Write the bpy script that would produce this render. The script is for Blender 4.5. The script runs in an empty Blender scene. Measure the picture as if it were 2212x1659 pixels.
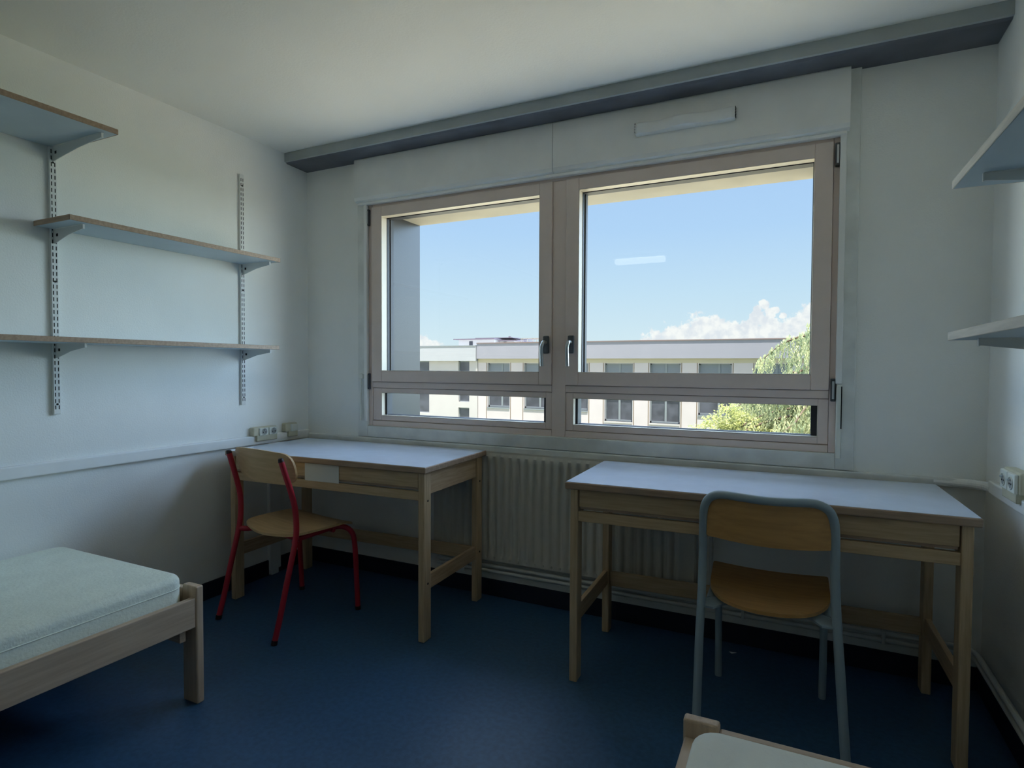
import bpy, bmesh, math, random
from mathutils import Vector, Matrix

sc = bpy.context.scene
COL = sc.collection

# ---------------------------------------------------------------- camera
CAM = Vector((2.6419, -2.6396, 1.1725))
YAW, PITCH, ROLL, FPX = 0.45154, -0.029975, 0.0044684, 1268.47
fwd = Vector((-math.sin(YAW) * math.cos(PITCH), math.cos(YAW) * math.cos(PITCH), math.sin(PITCH)))
right0 = Vector((math.cos(YAW), math.sin(YAW), 0))
up0 = right0.cross(fwd)
rgt = right0 * math.cos(ROLL) + up0 * math.sin(ROLL)
upv = up0 * math.cos(ROLL) - right0 * math.sin(ROLL)
cd = bpy.data.cameras.new('camera')
cd.sensor_width = 36.0
cd.lens = FPX / 2212 * 36.0
cd.clip_end = 500
cd.clip_start = 0.02
cam = bpy.data.objects.new('camera', cd)
COL.objects.link(cam)
M = Matrix.Identity(4)
for i in range(3):
    M[i][0] = rgt[i]
    M[i][1] = upv[i]
    M[i][2] = -fwd[i]
    M[i][3] = CAM[i]
cam.matrix_world = M
sc.camera = cam

# ---------------------------------------------------------------- exposure
vs = sc.view_settings
vs.view_transform = 'Standard'
vs.look = 'None'
vs.exposure = 0.9
vs.gamma = 1.0
vs.use_curve_mapping = False
sc.cycles.use_denoising = True
sc.cycles.max_bounces = 14
sc.cycles.diffuse_bounces = 8
sc.cycles.glossy_bounces = 4
sc.cycles.transparent_max_bounces = 16
sc.cycles.sample_clamp_indirect = 6.0
sc.cycles.caustics_reflective = False
sc.cycles.caustics_refractive = False

# ---------------------------------------------------------------- world: summer sky with cumulus near the horizon
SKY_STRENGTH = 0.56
SKY_BOOST = 11.0  # added gain on the sky out of view, brightens the room
w = bpy.data.worlds.new('sky')
sc.world = w
w.use_nodes = True
nt = w.node_tree
nt.nodes.clear()
N = nt.nodes.new
L = nt.links.new
out = N('ShaderNodeOutputWorld')
bg = N('ShaderNodeBackground')
L(bg.outputs[0], out.inputs[0])
tc = N('ShaderNodeTexCoord')
sep = N('ShaderNodeSeparateXYZ')
L(tc.outputs['Generated'], sep.inputs[0])


def wmath(op, a, b=None, c=None, clamp=False):
    n = N('ShaderNodeMath')
    n.operation = op
    n.use_clamp = clamp
    for i, v in enumerate((a, b, c)):
        if v is None:
            continue
        if isinstance(v, (int, float)):
            n.inputs[i].default_value = v
        else:
            L(v, n.inputs[i])
    return n.outputs[0]


ramp = N('ShaderNodeValToRGB')
el = wmath('MULTIPLY', wmath('MAXIMUM', sep.outputs['Z'], 0.0), 1.0)
L(el, ramp.inputs[0])
cr = ramp.color_ramp
stops = [(0.0, (0.80, 0.92, 0.97)), (0.045, (0.70, 0.86, 0.96)), (0.12, (0.60, 0.80, 0.98)), (0.22, (0.48, 0.70, 1.0)),
         (0.30, (0.44, 0.65, 0.98)), (0.45, (0.47, 0.68, 1.06)), (0.75, (0.60, 0.80, 1.18)), (1.0, (0.6, 0.8, 1.1))]
while len(cr.elements) < len(stops):
    cr.elements.new(0.5)
for e, (p, c) in zip(cr.elements, stops):
    e.position = p
    e.color = (*c, 1)
# cumulus heaps: blobs by direction, edges broken by noise
noise = N('ShaderNodeTexNoise')
noise.inputs['Scale'].default_value = 75
noise.inputs['Detail'].default_value = 7
noise.inputs['Roughness'].default_value = 0.62
L(tc.outputs['Generated'], noise.inputs['Vector'])
blobs = [(-12.2, 2.0, 1.5), (-10.6, 2.2, 1.6), (-9.0, 2.6, 1.7), (-8.0, 3.4, 1.5), (-7.4, 3.9, 1.0), (-5.9, 3.0, 1.35), (-4.6, 2.6, 1.3), (-6.8, 2.2, 1.6),
         (-3.6, 3.2, 1.3), (-3.2, 4.3, 0.85), (-3.3, 5.25, 0.42), (-2.75, 5.6, 0.42), (-2.2, 4.75, 0.5), (-1.75, 5.05, 0.36), (-1.2, 4.6, 0.36), (-3.9, 3.9, 0.6), (-2.2, 3.2, 1.3), (-0.9, 3.0, 1.35), (0.3, 3.5, 1.3), (1.5, 4.2, 1.5),
         (3, 4.4, 1.8), (-34.6, 1.7, 1.3), (-33.4, 1.3, 1.2), (-36.2, 2.2, 1.3)]
acc = None
for az, e_, r in blobs:
    a, e2 = math.radians(az), math.radians(e_)
    d = (math.sin(a) * math.cos(e2), math.cos(a) * math.cos(e2), math.sin(e2))
    vd = N('ShaderNodeVectorMath')
    vd.operation = 'DISTANCE'
    L(tc.outputs['Generated'], vd.inputs[0])
    vd.inputs[1].default_value = d
    v = wmath('SUBTRACT', 1.0, wmath('DIVIDE', vd.outputs['Value'], math.radians(r)))
    acc = v if acc is None else wmath('MAXIMUM', acc, v)
m = wmath('ADD', acc, wmath('MULTIPLY', wmath('SUBTRACT', noise.outputs['Fac'], 0.5), 2.3))
mask = wmath('MULTIPLY_ADD', m, 4.0, 0.15, clamp=True)
n2 = N('ShaderNodeTexNoise')
n2.inputs['Scale'].default_value = 80
n2.inputs['Detail'].default_value = 5
L(tc.outputs['Generated'], n2.inputs['Vector'])
cmix = N('ShaderNodeMix')
cmix.data_type = 'RGBA'
sh = N('ShaderNodeMapRange')
sh.inputs['From Min'].default_value = 0.36
sh.inputs['From Max'].default_value = 0.60
L(n2.outputs['Fac'], sh.inputs['Value'])
L(sh.outputs[0], cmix.inputs['Factor'])
cmix.inputs['A'].default_value = (0.83, 0.85, 0.92, 1)
cmix.inputs['B'].default_value = (1.05, 1.03, 1.02, 1)
smix = N('ShaderNodeMix')
smix.data_type = 'RGBA'
L(wmath('MULTIPLY', mask, 0.9), smix.inputs['Factor'])
L(ramp.outputs[0], smix.inputs['A'])
L(cmix.outputs['Result'], smix.inputs['B'])
L(smix.outputs['Result'], bg.inputs['Color'])
# unseen sky away from the window view is boosted to light the room
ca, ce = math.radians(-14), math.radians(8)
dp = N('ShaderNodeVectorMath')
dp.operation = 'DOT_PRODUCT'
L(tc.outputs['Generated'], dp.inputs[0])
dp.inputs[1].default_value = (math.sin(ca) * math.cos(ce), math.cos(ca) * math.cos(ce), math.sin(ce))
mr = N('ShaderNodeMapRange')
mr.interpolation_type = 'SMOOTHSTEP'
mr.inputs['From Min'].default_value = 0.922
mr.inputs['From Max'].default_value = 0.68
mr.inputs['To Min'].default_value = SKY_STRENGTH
mr.inputs['To Max'].default_value = SKY_STRENGTH * SKY_BOOST
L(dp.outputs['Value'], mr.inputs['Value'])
gate = N('ShaderNodeMapRange')          # boost kept to the far side; sky behind is dimmed to spare the facade
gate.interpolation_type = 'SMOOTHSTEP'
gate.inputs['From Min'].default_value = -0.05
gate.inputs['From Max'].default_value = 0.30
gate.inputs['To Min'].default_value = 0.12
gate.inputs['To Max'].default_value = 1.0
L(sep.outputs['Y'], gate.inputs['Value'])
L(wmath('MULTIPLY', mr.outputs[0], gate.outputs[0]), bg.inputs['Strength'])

# ---------------------------------------------------------------- sun: high and behind this building
sd = bpy.data.lights.new('sun', 'SUN')
sd.energy = 9.0
sd.color = (1.0, 0.94, 0.84)
sd.angle = math.radians(0.6)
sun = bpy.data.objects.new('sun', sd)
COL.objects.link(sun)
sun.rotation_euler = Vector((0.16, -0.25, 0.955)).normalized().to_track_quat('Z', 'Y').to_euler()

# light portal in the window opening, guides the sky light through the glass
pd = bpy.data.lights.new('window_portal', 'AREA')
pd.shape = 'RECTANGLE'
pd.size, pd.size_y = 2.3, 1.25
pd.cycles.is_portal = True
po = bpy.data.objects.new('window_portal', pd)
COL.objects.link(po)
po.location = (1.62, 0.46, 1.46)
po.rotation_euler = (math.radians(90), 0, math.radians(0))   # -Z faces into the room (-y)
po.rotation_euler = Vector((0, 1, 0)).to_track_quat('Z', 'Y').to_euler()

# ================================================================ helpers
ORIG = {}


def srgb(r, g, b):
    f = lambda v: ((v / 255) / 12.92 if v / 255 <= 0.04045 else (((v / 255) + 0.055) / 1.055) ** 2.4)
    return (f(r), f(g), f(b))


def mat(name, col, rough=0.6, spec=0.5, metal=0.0, noise_amt=0.0, noise_scale=20, bump=0.0, bump_scale=60, stretch=None, col2=None, coat=0.0,
        emit=None, estr=0.0, ior=1.5):
    m = bpy.data.materials.new(name)
    m.use_nodes = True
    t = m.node_tree
    p = t.nodes['Principled BSDF']
    p.inputs['Roughness'].default_value = rough
    p.inputs['Specular IOR Level'].default_value = spec
    p.inputs['Metallic'].default_value = metal
    p.inputs['Coat Weight'].default_value = coat
    p.inputs['IOR'].default_value = ior
    if emit:
        p.inputs['Emission Color'].default_value = (*emit, 1)
        p.inputs['Emission Strength'].default_value = estr
    p.inputs['Base Color'].default_value = (*col, 1)
    if noise_amt or col2 or bump:
        c = t.nodes.new('ShaderNodeTexCoord')
        mp = t.nodes.new('ShaderNodeMapping')
        t.links.new(c.outputs['Object'], mp.inputs[0])
        if stretch:
            mp.inputs['Scale'].default_value = stretch
        n = t.nodes.new('ShaderNodeTexNoise')
        n.inputs['Scale'].default_value = noise_scale
        n.inputs['Detail'].default_value = 5
        t.links.new(mp.outputs[0], n.inputs['Vector'])
        mx = t.nodes.new('ShaderNodeMix')
        mx.data_type = 'RGBA'
        c2 = col2 or tuple(v * (1 - noise_amt) for v in col)
        mx.inputs['A'].default_value = (*col, 1)
        mx.inputs['B'].default_value = (*c2, 1)
        rp = t.nodes.new('ShaderNodeMapRange')
        rp.inputs['From Min'].default_value = 0.35
        rp.inputs['From Max'].default_value = 0.65
        t.links.new(n.outputs['Fac'], rp.inputs['Value'])
        t.links.new(rp.outputs[0], mx.inputs['Factor'])
        t.links.new(mx.outputs['Result'], p.inputs['Base Color'])
        if bump:
            n3 = t.nodes.new('ShaderNodeTexNoise')
            n3.inputs['Scale'].default_value = bump_scale
            n3.inputs['Detail'].default_value = 4
            t.links.new(mp.outputs[0], n3.inputs['Vector'])
            b = t.nodes.new('ShaderNodeBump')
            b.inputs['Strength'].default_value = bump
            b.inputs['Distance'].default_value = 0.004
            t.links.new(n3.outputs['Fac'], b.inputs['Height'])
            t.links.new(b.outputs[0], p.inputs['Normal'])
    return m


def glass_mat(name, tint=(0.95, 0.97, 0.96)):
    m = bpy.data.materials.new(name)
    m.use_nodes = True
    t = m.node_tree
    t.nodes.clear()
    o = t.nodes.new('ShaderNodeOutputMaterial')
    mx = t.nodes.new('ShaderNodeMixShader')
    tr = t.nodes.new('ShaderNodeBsdfTransparent')
    tr.inputs[0].default_value = (*tint, 1)
    gl = t.nodes.new('ShaderNodeBsdfGlossy')
    gl.inputs['Roughness'].default_value = 0.015
    fr = t.nodes.new('ShaderNodeFresnel')
    fr.inputs['IOR'].default_value = 1.5
    ge = t.nodes.new('ShaderNodeNewGeometry')
    mu = t.nodes.new('ShaderNodeMath')
    mu.operation = 'MULTIPLY_ADD'
    mu.inputs[1].default_value = -1.0
    mu.inputs[2].default_value = 1.0
    t.links.new(ge.outputs['Backfacing'], mu.inputs[0])
    m2 = t.nodes.new('ShaderNodeMath')
    m2.operation = 'MULTIPLY'
    t.links.new(fr.outputs[0], m2.inputs[0])
    t.links.new(mu.outputs[0], m2.inputs[1])
    t.links.new(m2.outputs[0], mx.inputs[0])
    t.links.new(tr.outputs[0], mx.inputs[1])
    t.links.new(gl.outputs[0], mx.inputs[2])
    t.links.new(mx.outputs[0], o.inputs[0])
    return m


class MB:
    """collects shapes of one mesh"""

    def __init__(self):
        self.bm = bmesh.new()

    def box(self, x0, x1, y0, y1, z0, z1, bev=0.0, seg=2, rot=None, piv=None):
        b = bmesh.new()
        bmesh.ops.create_cube(b, size=1)
        bmesh.ops.scale(b, vec=(x1 - x0, y1 - y0, z1 - z0), verts=b.verts)
        if bev > 0:
            bmesh.ops.bevel(b, geom=b.edges[:], offset=min(bev, 0.49 * min(x1 - x0, y1 - y0, z1 - z0)), segments=seg, affect='EDGES', profile=0.5)
        bmesh.ops.translate(b, vec=((x0 + x1) / 2, (y0 + y1) / 2, (z0 + z1) / 2), verts=b.verts)
        if rot is not None:
            bmesh.ops.transform(b, matrix=Matrix.Translation(piv) @ rot @ Matrix.Translation(-Vector(piv)), verts=b.verts)
        self._add(b)
        return self

    def _add(self, b):
        me = bpy.data.meshes.new('tmp')
        b.to_mesh(me)
        b.free()
        self.bm.from_mesh(me)
        bpy.data.meshes.remove(me)

    def poly(self, pts, h):
        """extrude a closed planar polygon (3D points) along vector h"""
        a = [self.bm.verts.new(p) for p in pts]
        b = [self.bm.verts.new(Vector(p) + Vector(h)) for p in pts]
        n = len(a)
        self.bm.faces.new(a[::-1])
        self.bm.faces.new(b)
        for i in range(n):
            self.bm.faces.new((a[i], a[(i + 1) % n], b[(i + 1) % n], b[i]))
        return self

    def tube(self, pts, r, seg=14, closed=False, r_end=None, sub=0):
        P = [Vector(p) for p in pts]
        if sub:
            P = catmull(P, sub)
        n = len(P)
        rings = []
        prev = None
        for i, p in enumerate(P):
            t = (P[min(i + 1, n - 1)] - P[max(i - 1, 0)]).normalized()
            if prev is None:
                a = Vector((0, 0, 1)) if abs(t.z) < 0.9 else Vector((1, 0, 0))
                u = t.cross(a).normalized()
            else:
                u = (prev - t * prev.dot(t)).normalized()
            prev = u
            v = t.cross(u)
            rr = r if r_end is None else r + (r_end - r) * i / (n - 1)
            rings.append([self.bm.verts.new(p + (u * math.cos(k * 2 * math.pi / seg) + v * math.sin(k * 2 * math.pi / seg)) * rr) for k in range(seg)])
        for i in range(n - 1):
            for k in range(seg):
                self.bm.faces.new((rings[i][k], rings[i][(k + 1) % seg], rings[i + 1][(k + 1) % seg], rings[i + 1][k]))
        self.bm.faces.new(rings[0][::-1])
        self.bm.faces.new(rings[-1])
        return self

    def cyl(self, c, axis, r, h, seg=16):
        a = Vector(axis).normalized()
        return self.tube([Vector(c) - a * h / 2, Vector(c) + a * h / 2], r, seg)

    def plate(self, outline, f, th, rings=6):
        """flat outline (list of 2D points) mapped by f(x, y, t) -> xyz, with thickness th"""
        cx = sum(p[0] for p in outline) / len(outline)
        cy = sum(p[1] for p in outline) / len(outline)
        n = len(outline)
        sides = []
        for t in (0, 1):
            rr = [[self.bm.verts.new(f(cx, cy, t * th))]]
            for k in range(1, rings + 1):
                s = k / rings
                rr.append([self.bm.verts.new(f(cx + (p[0] - cx) * s, cy + (p[1] - cy) * s, t * th)) for p in outline])
            sides.append(rr)
            for i in range(n):
                j = (i + 1) % n
                fc = (rr[0][0], rr[1][i], rr[1][j])
                self.bm.faces.new(fc if t else fc[::-1])
                for k in range(1, rings):
                    fc = (rr[k][i], rr[k + 1][i], rr[k + 1][j], rr[k][j])
                    self.bm.faces.new(fc if t else fc[::-1])
        a, b = sides[0][-1], sides[1][-1]
        for i in range(n):
            j = (i + 1) % n
            self.bm.faces.new((a[i], a[j], b[j], b[i]))
        return self

    def quad(self, a, b, c, d):
        self.bm.faces.new([self.bm.verts.new(p) for p in (a, b, c, d)])
        return self


def catmull(P, sub):
    out_ = []
    n = len(P)
    for i in range(n - 1):
        p0, p1, p2, p3 = P[max(i - 1, 0)], P[i], P[i + 1], P[min(i + 2, n - 1)]
        for k in range(sub):
            t = k / sub
            out_.append(0.5 * ((2 * p1) + (p2 - p0) * t + (2 * p0 - 5 * p1 + 4 * p2 - p3) * t * t + (3 * p1 - p0 - 3 * p2 + p3) * t ** 3))
    out_.append(P[-1])
    return out_


def obj(name, mb, material, parent=None, smooth=False, local=False, recalc=True):
    """link the collected shapes as one mesh object; shapes are given in world metres unless local"""
    bm = mb.bm
    if recalc:
        bmesh.ops.recalc_face_normals(bm, faces=bm.faces[:])
    o0 = Vector((0, 0, 0))
    if parent is not None:
        o0 = ORIG.get(parent.name, Vector((0, 0, 0)))
    if not local and o0.length:
        bmesh.ops.translate(bm, vec=-o0, verts=bm.verts)
    me = bpy.data.meshes.new(name)
    bm.to_mesh(me)
    bm.free()
    if smooth:
        for p in me.polygons:
            p.use_smooth = True
        me.set_sharp_from_angle(angle=math.radians(38))
    me.materials.append(material)
    o = bpy.data.objects.new(name, me)
    COL.objects.link(o)
    if parent is not None:
        o.parent = parent
        ORIG[o.name] = o0
    return o


def thing(name, label, cat, loc=(0, 0, 0), rz=0.0, group=None, kind=None):
    o = bpy.data.objects.new(name, None)
    o.empty_display_size = 0.1
    COL.objects.link(o)
    o.location = loc
    o.rotation_euler = (0, 0, rz)
    if label:
        o['label'] = label
        o['category'] = cat
    if group:
        o['group'] = group
    if kind:
        o['kind'] = kind
    ORIG[o.name] = Vector(loc)
    return o


def tag(o, label, cat, group=None, kind=None):
    o['label'] = label
    o['category'] = cat
    if group:
        o['group'] = group
    if kind:
        o['kind'] = kind
    return o


def struct(name, mb, m, label=None, cat=None, smooth=False):
    o = obj(name, mb, m, smooth=smooth)
    o['kind'] = 'structure'
    if label:
        o['label'] = label
        o['category'] = cat
    return o


# ================================================================ materials
m_wall = mat('wall_paint', (0.88, 0.89, 0.86), 0.75, 0.3, noise_amt=0.04, noise_scale=3, bump=0.25, bump_scale=160)
m_ceil = mat('ceiling_paint', (0.86, 0.86, 0.81), 0.8, 0.2, noise_amt=0.03, noise_scale=2, bump=0.2, bump_scale=120)
m_beam = mat('beam_paint', (0.44, 0.47, 0.46), 0.7, 0.3, noise_amt=0.1, noise_scale=6)
m_white = mat('white_gloss_paint', (0.88, 0.89, 0.87), 0.45, 0.4, noise_amt=0.05, noise_scale=8)
m_casing = mat('casing_paint', (0.80, 0.82, 0.79), 0.5, 0.4, noise_amt=0.16, noise_scale=9, bump=0.1)
m_floor = mat('blue_vinyl', srgb(56, 92, 128), 0.42, 0.45, noise_amt=0.22, noise_scale=55, bump=0.12, bump_scale=300)
m_base = mat('dark_blue_vinyl', srgb(34, 42, 58), 0.6, 0.3, noise_amt=0.1)
m_frame = mat('beige_window_frame', (0.78, 0.65, 0.58), 0.45, 0.4, noise_amt=0.03, noise_scale=20)
m_bead = mat('cream_glazing_rebate', (0.55, 0.49, 0.39), 0.4, 0.4)
m_dark = mat('black_gasket', (0.02, 0.022, 0.03), 0.5, 0.4)
m_alu = mat('dark_metal_shell', (0.10, 0.11, 0.14), 0.35, 0.5, metal=0.4)
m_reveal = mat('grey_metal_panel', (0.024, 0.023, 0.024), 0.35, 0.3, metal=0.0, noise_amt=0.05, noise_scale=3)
m_soffit = mat('cream_render', (0.33, 0.30, 0.235), 0.85, 0.2, noise_amt=0.12, noise_scale=5)
m_glass = glass_mat('window_glass')
m_chrome = mat('satin_metal_handle', (0.55, 0.58, 0.6), 0.28, 0.5, metal=0.9)
m_handle_plate = mat('dark_handle_plate', (0.10, 0.11, 0.12), 0.4, 0.5, metal=0.5)
m_ivory = mat('ivory_plastic', (0.62, 0.59, 0.44), 0.5, 0.4, noise_amt=0.08, noise_scale=30)
m_plast = mat('pale_plastic', (0.74, 0.76, 0.70), 0.35, 0.5)
m_rad = mat('radiator_enamel', (0.62, 0.60, 0.54), 0.4, 0.4, noise_amt=0.04)
m_pipe = mat('painted_pipe', (0.66, 0.68, 0.66), 0.5, 0.4, noise_amt=0.08)
m_beech = mat('beech_wood', (0.58, 0.42, 0.25), 0.5, 0.4, col2=(0.47, 0.33, 0.185), noise_scale=7, stretch=(1, 14, 14), bump=0.06)
m_beech_z = mat('beech_wood_upright', (0.60, 0.44, 0.27), 0.5, 0.4, col2=(0.47, 0.335, 0.195), noise_scale=7, stretch=(14, 14, 1), bump=0.06)
m_beech_y = mat('beech_wood_depth', (0.56, 0.40, 0.25), 0.5, 0.4, col2=(0.44, 0.30, 0.175), noise_scale=7, stretch=(14, 1, 14), bump=0.06)
m_bed = mat('pale_bed_wood', (0.60, 0.46, 0.33), 0.5, 0.4, col2=(0.50, 0.37, 0.26), noise_scale=6, stretch=(14, 1, 14), bump=0.05)
m_bedz = mat('pale_bed_wood_upright', (0.62, 0.47, 0.33), 0.5, 0.4, col2=(0.50, 0.36, 0.25), noise_scale=6, stretch=(14, 14, 1), bump=0.05)
m_edge = mat('brown_wood_edge', (0.42, 0.30, 0.21), 0.5, 0.4, col2=(0.32, 0.22, 0.15), noise_scale=8, stretch=(1, 12, 12))
m_lam = mat('grey_blue_laminate', (0.70, 0.80, 0.96), 0.17, 1.0, coat=0.0, ior=2.3, noise_amt=0.05, noise_scale=14, bump=0.03, bump_scale=90)
m_shelf = mat('shelf_laminate', (0.52, 0.61, 0.66), 0.45, 0.5, noise_amt=0.05, noise_scale=10)
m_steel = mat('white_enamel_steel', (0.74, 0.75, 0.73), 0.4, 0.5)
m_slot = mat('slot_shadow', (0.03, 0.03, 0.03), 0.8, 0.1)
m_red = mat('red_enamel_tube', (0.42, 0.018, 0.035), 0.35, 0.5)
m_greytube = mat('grey_blue_enamel_tube', (0.30, 0.38, 0.42), 0.38, 0.5)
m_ply = mat('varnished_beech_ply', (0.66, 0.44, 0.22), 0.42, 0.5, col2=(0.56, 0.36, 0.17), noise_scale=6, stretch=(1, 12, 12), coat=0.15)
m_plyo = mat('varnished_amber_ply', (0.60, 0.33, 0.11), 0.42, 0.5, col2=(0.50, 0.27, 0.085), noise_scale=6, stretch=(1, 12, 12), coat=0.15)
m_cap = mat('black_plastic_cap', (0.03, 0.012, 0.015), 0.5, 0.4)
m_mat = mat('mattress_cover', (0.88, 0.93, 0.80), 0.75, 0.3, noise_amt=0.06, noise_scale=12, bump=0.5, bump_scale=90)
m_mat2 = mat('cream_mattress_cover', (0.93, 0.94, 0.86), 0.75, 0.3, noise_amt=0.07, noise_scale=6, bump=0.5, bump_scale=90)
m_paper = mat('blank_paper', (0.70, 0.74, 0.74), 0.7, 0.2)
m_door = mat('door_paint', (0.62, 0.62, 0.58), 0.5, 0.4)

# ================================================================ room shell
W, H, YB = 3.262, 2.378, -4.60
BD = 0.475      # depth of the window wall
struct('floor', MB().box(-0.2, W + 0.2, YB - 0.2, BD, -0.25, 0.0), m_floor)
struct('ceiling', MB().box(-0.2, W + 0.2, YB - 0.2, BD, H, H + 0.25), m_ceil)
struct('wall_left', MB().box(-0.2, 0, YB - 0.2, BD, 0, H), m_wall)
struct('wall_right', MB().box(W, W + 0.2, YB - 0.2, BD, 0, H), m_wall)
struct('wall_rear', MB().box(0, W, YB - 0.2, YB, 0, H), m_wall)
OX0, OX1, OZ0, OZ1 = 0.465, 2.782, 0.835, 2.085      # window opening
b = MB()
b.box(0, OX0, 0, BD, 0, H)
b.box(OX1, W, 0, BD, 0, H)
b.box(OX0, OX1, 0, BD, 0, OZ0)
b.box(OX0, OX1, 0, BD, OZ1, H)
struct('wall_window', b, m_wall)
struct('baseboard_window', MB().box(0, W, -0.012, 0, 0.0, 0.086, 0.003), m_base)
b = MB()
b.box(0.0, 0.012, YB, -0.31, 0, 0.086, 0.003)
b.box(0.0, 0.012, -0.235, -0.012, 0, 0.086, 0.003)
struct('baseboard_left', b, m_base)
struct('baseboard_right', MB().box(W - 0.012, W, YB, -0.012, 0, 0.086, 0.003), m_base)
# pelmet beam under the ceiling over the window wall
b = MB()
b.poly([(0.0, -0.17, 2.330), (0.0, -0.17, H), (0.0, 0, H), (0.0, 0, 2.318), (0.0, -0.15, 2.322)], (W, 0, 0))
tr = struct('trim_1', b, m_beam)
m_under_shade = mat('beam_underside_shade', (0.17, 0.18, 0.20), 0.75, 0.2, noise_amt=0.25, noise_scale=5)  # shade under the beam, painted on with a thin dark sheet
obj('underside_shade', MB().poly([(0.002, -0.166, 2.3288), (0.002, -0.150, 2.3208), (0.002, -0.001, 2.3168), (0.002, -0.001, 2.3178), (0.002, -0.150, 2.3218), (0.002, -0.166, 2.3298)], (W - 0.004, 0, 0)), m_under_shade, tr)
# door in the rear wall, behind the camera
d = thing('door_1', None, None, (2.4, YB, 0), kind='structure')
obj('door_leaf', MB().box(1.98, 2.82, YB + 0.005, YB + 0.045, 0.0, 2.04, 0.004), m_door, d)
obj('door_casing', MB().box(1.91, 1.98, YB + 0.001, YB + 0.06, 0, 2.11, .004).box(2.82, 2.89, YB + 0.001, YB + 0.06, 0, 2.11, .004)
    .box(1.98, 2.82, YB + 0.001, YB + 0.06, 2.04, 2.11, .004), m_white, d)
obj('door_handle', MB().tube([(2.05, YB + 0.05, 1.02), (2.05, YB + 0.095, 1.02), (2.17, YB + 0.095, 1.02)], 0.01), m_chrome, d, smooth=True)

# ceiling light behind the camera (its reflection shows in the window pane)
fl = thing('ceiling_light', 'long white ceiling light at the rear of the room, reflected in the big window pane', 'lamp', (1.10, -3.60, H))
obj('housing', MB().box(0.81, 1.39, -3.67, -3.53, H - 0.035, H - 0.001, 0.006), m_steel, fl)
m_tube = mat('lit_diffuser', (0.9, 0.9, 0.88), 0.5, emit=(1.0, 0.93, 0.80), estr=2.2)
obj('diffuser', MB().box(0.83, 1.37, -3.65, -3.55, H - 0.09, H - 0.035, 0.02, 3), m_tube, fl, smooth=True)

# ================================================================ window
win = thing('window_1', None, None, (1.62, 0.0, 0.835), kind='structure')
FY0, FY1 = -0.004, 0.07
SX = [(0.491, 1.577), (1.648, 2.757)]        # sash outer x
GX = [(0.560, 1.512), (1.712, 2.692)]        # sash glass x
SZ0, SZ1, GZ0, GZ1 = 1.084, 2.055, 1.145, 2.0
LX = [(0.548, 1.545), (1.685, 2.720)]        # lower fixed light glass x
LZ0, LZ1 = 0.895, 1.022
b = MB()
b.box(OX0, SX[0][0] - 0.001, FY0, FY1, OZ0, OZ1, 0.002)
b.box(SX[1][1] + 0.001, OX1, FY0, FY1, OZ0, OZ1, 0.002)
b.box(SX[0][0], SX[1][1], FY0, FY1, SZ1 + 0.001, OZ1, 0.002)
b.box(SX[0][1] + 0.001, SX[1][0] - 0.001, FY0, FY1, OZ0, SZ1, 0.002)
obj('window_frame', b, m_frame, win)
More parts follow.
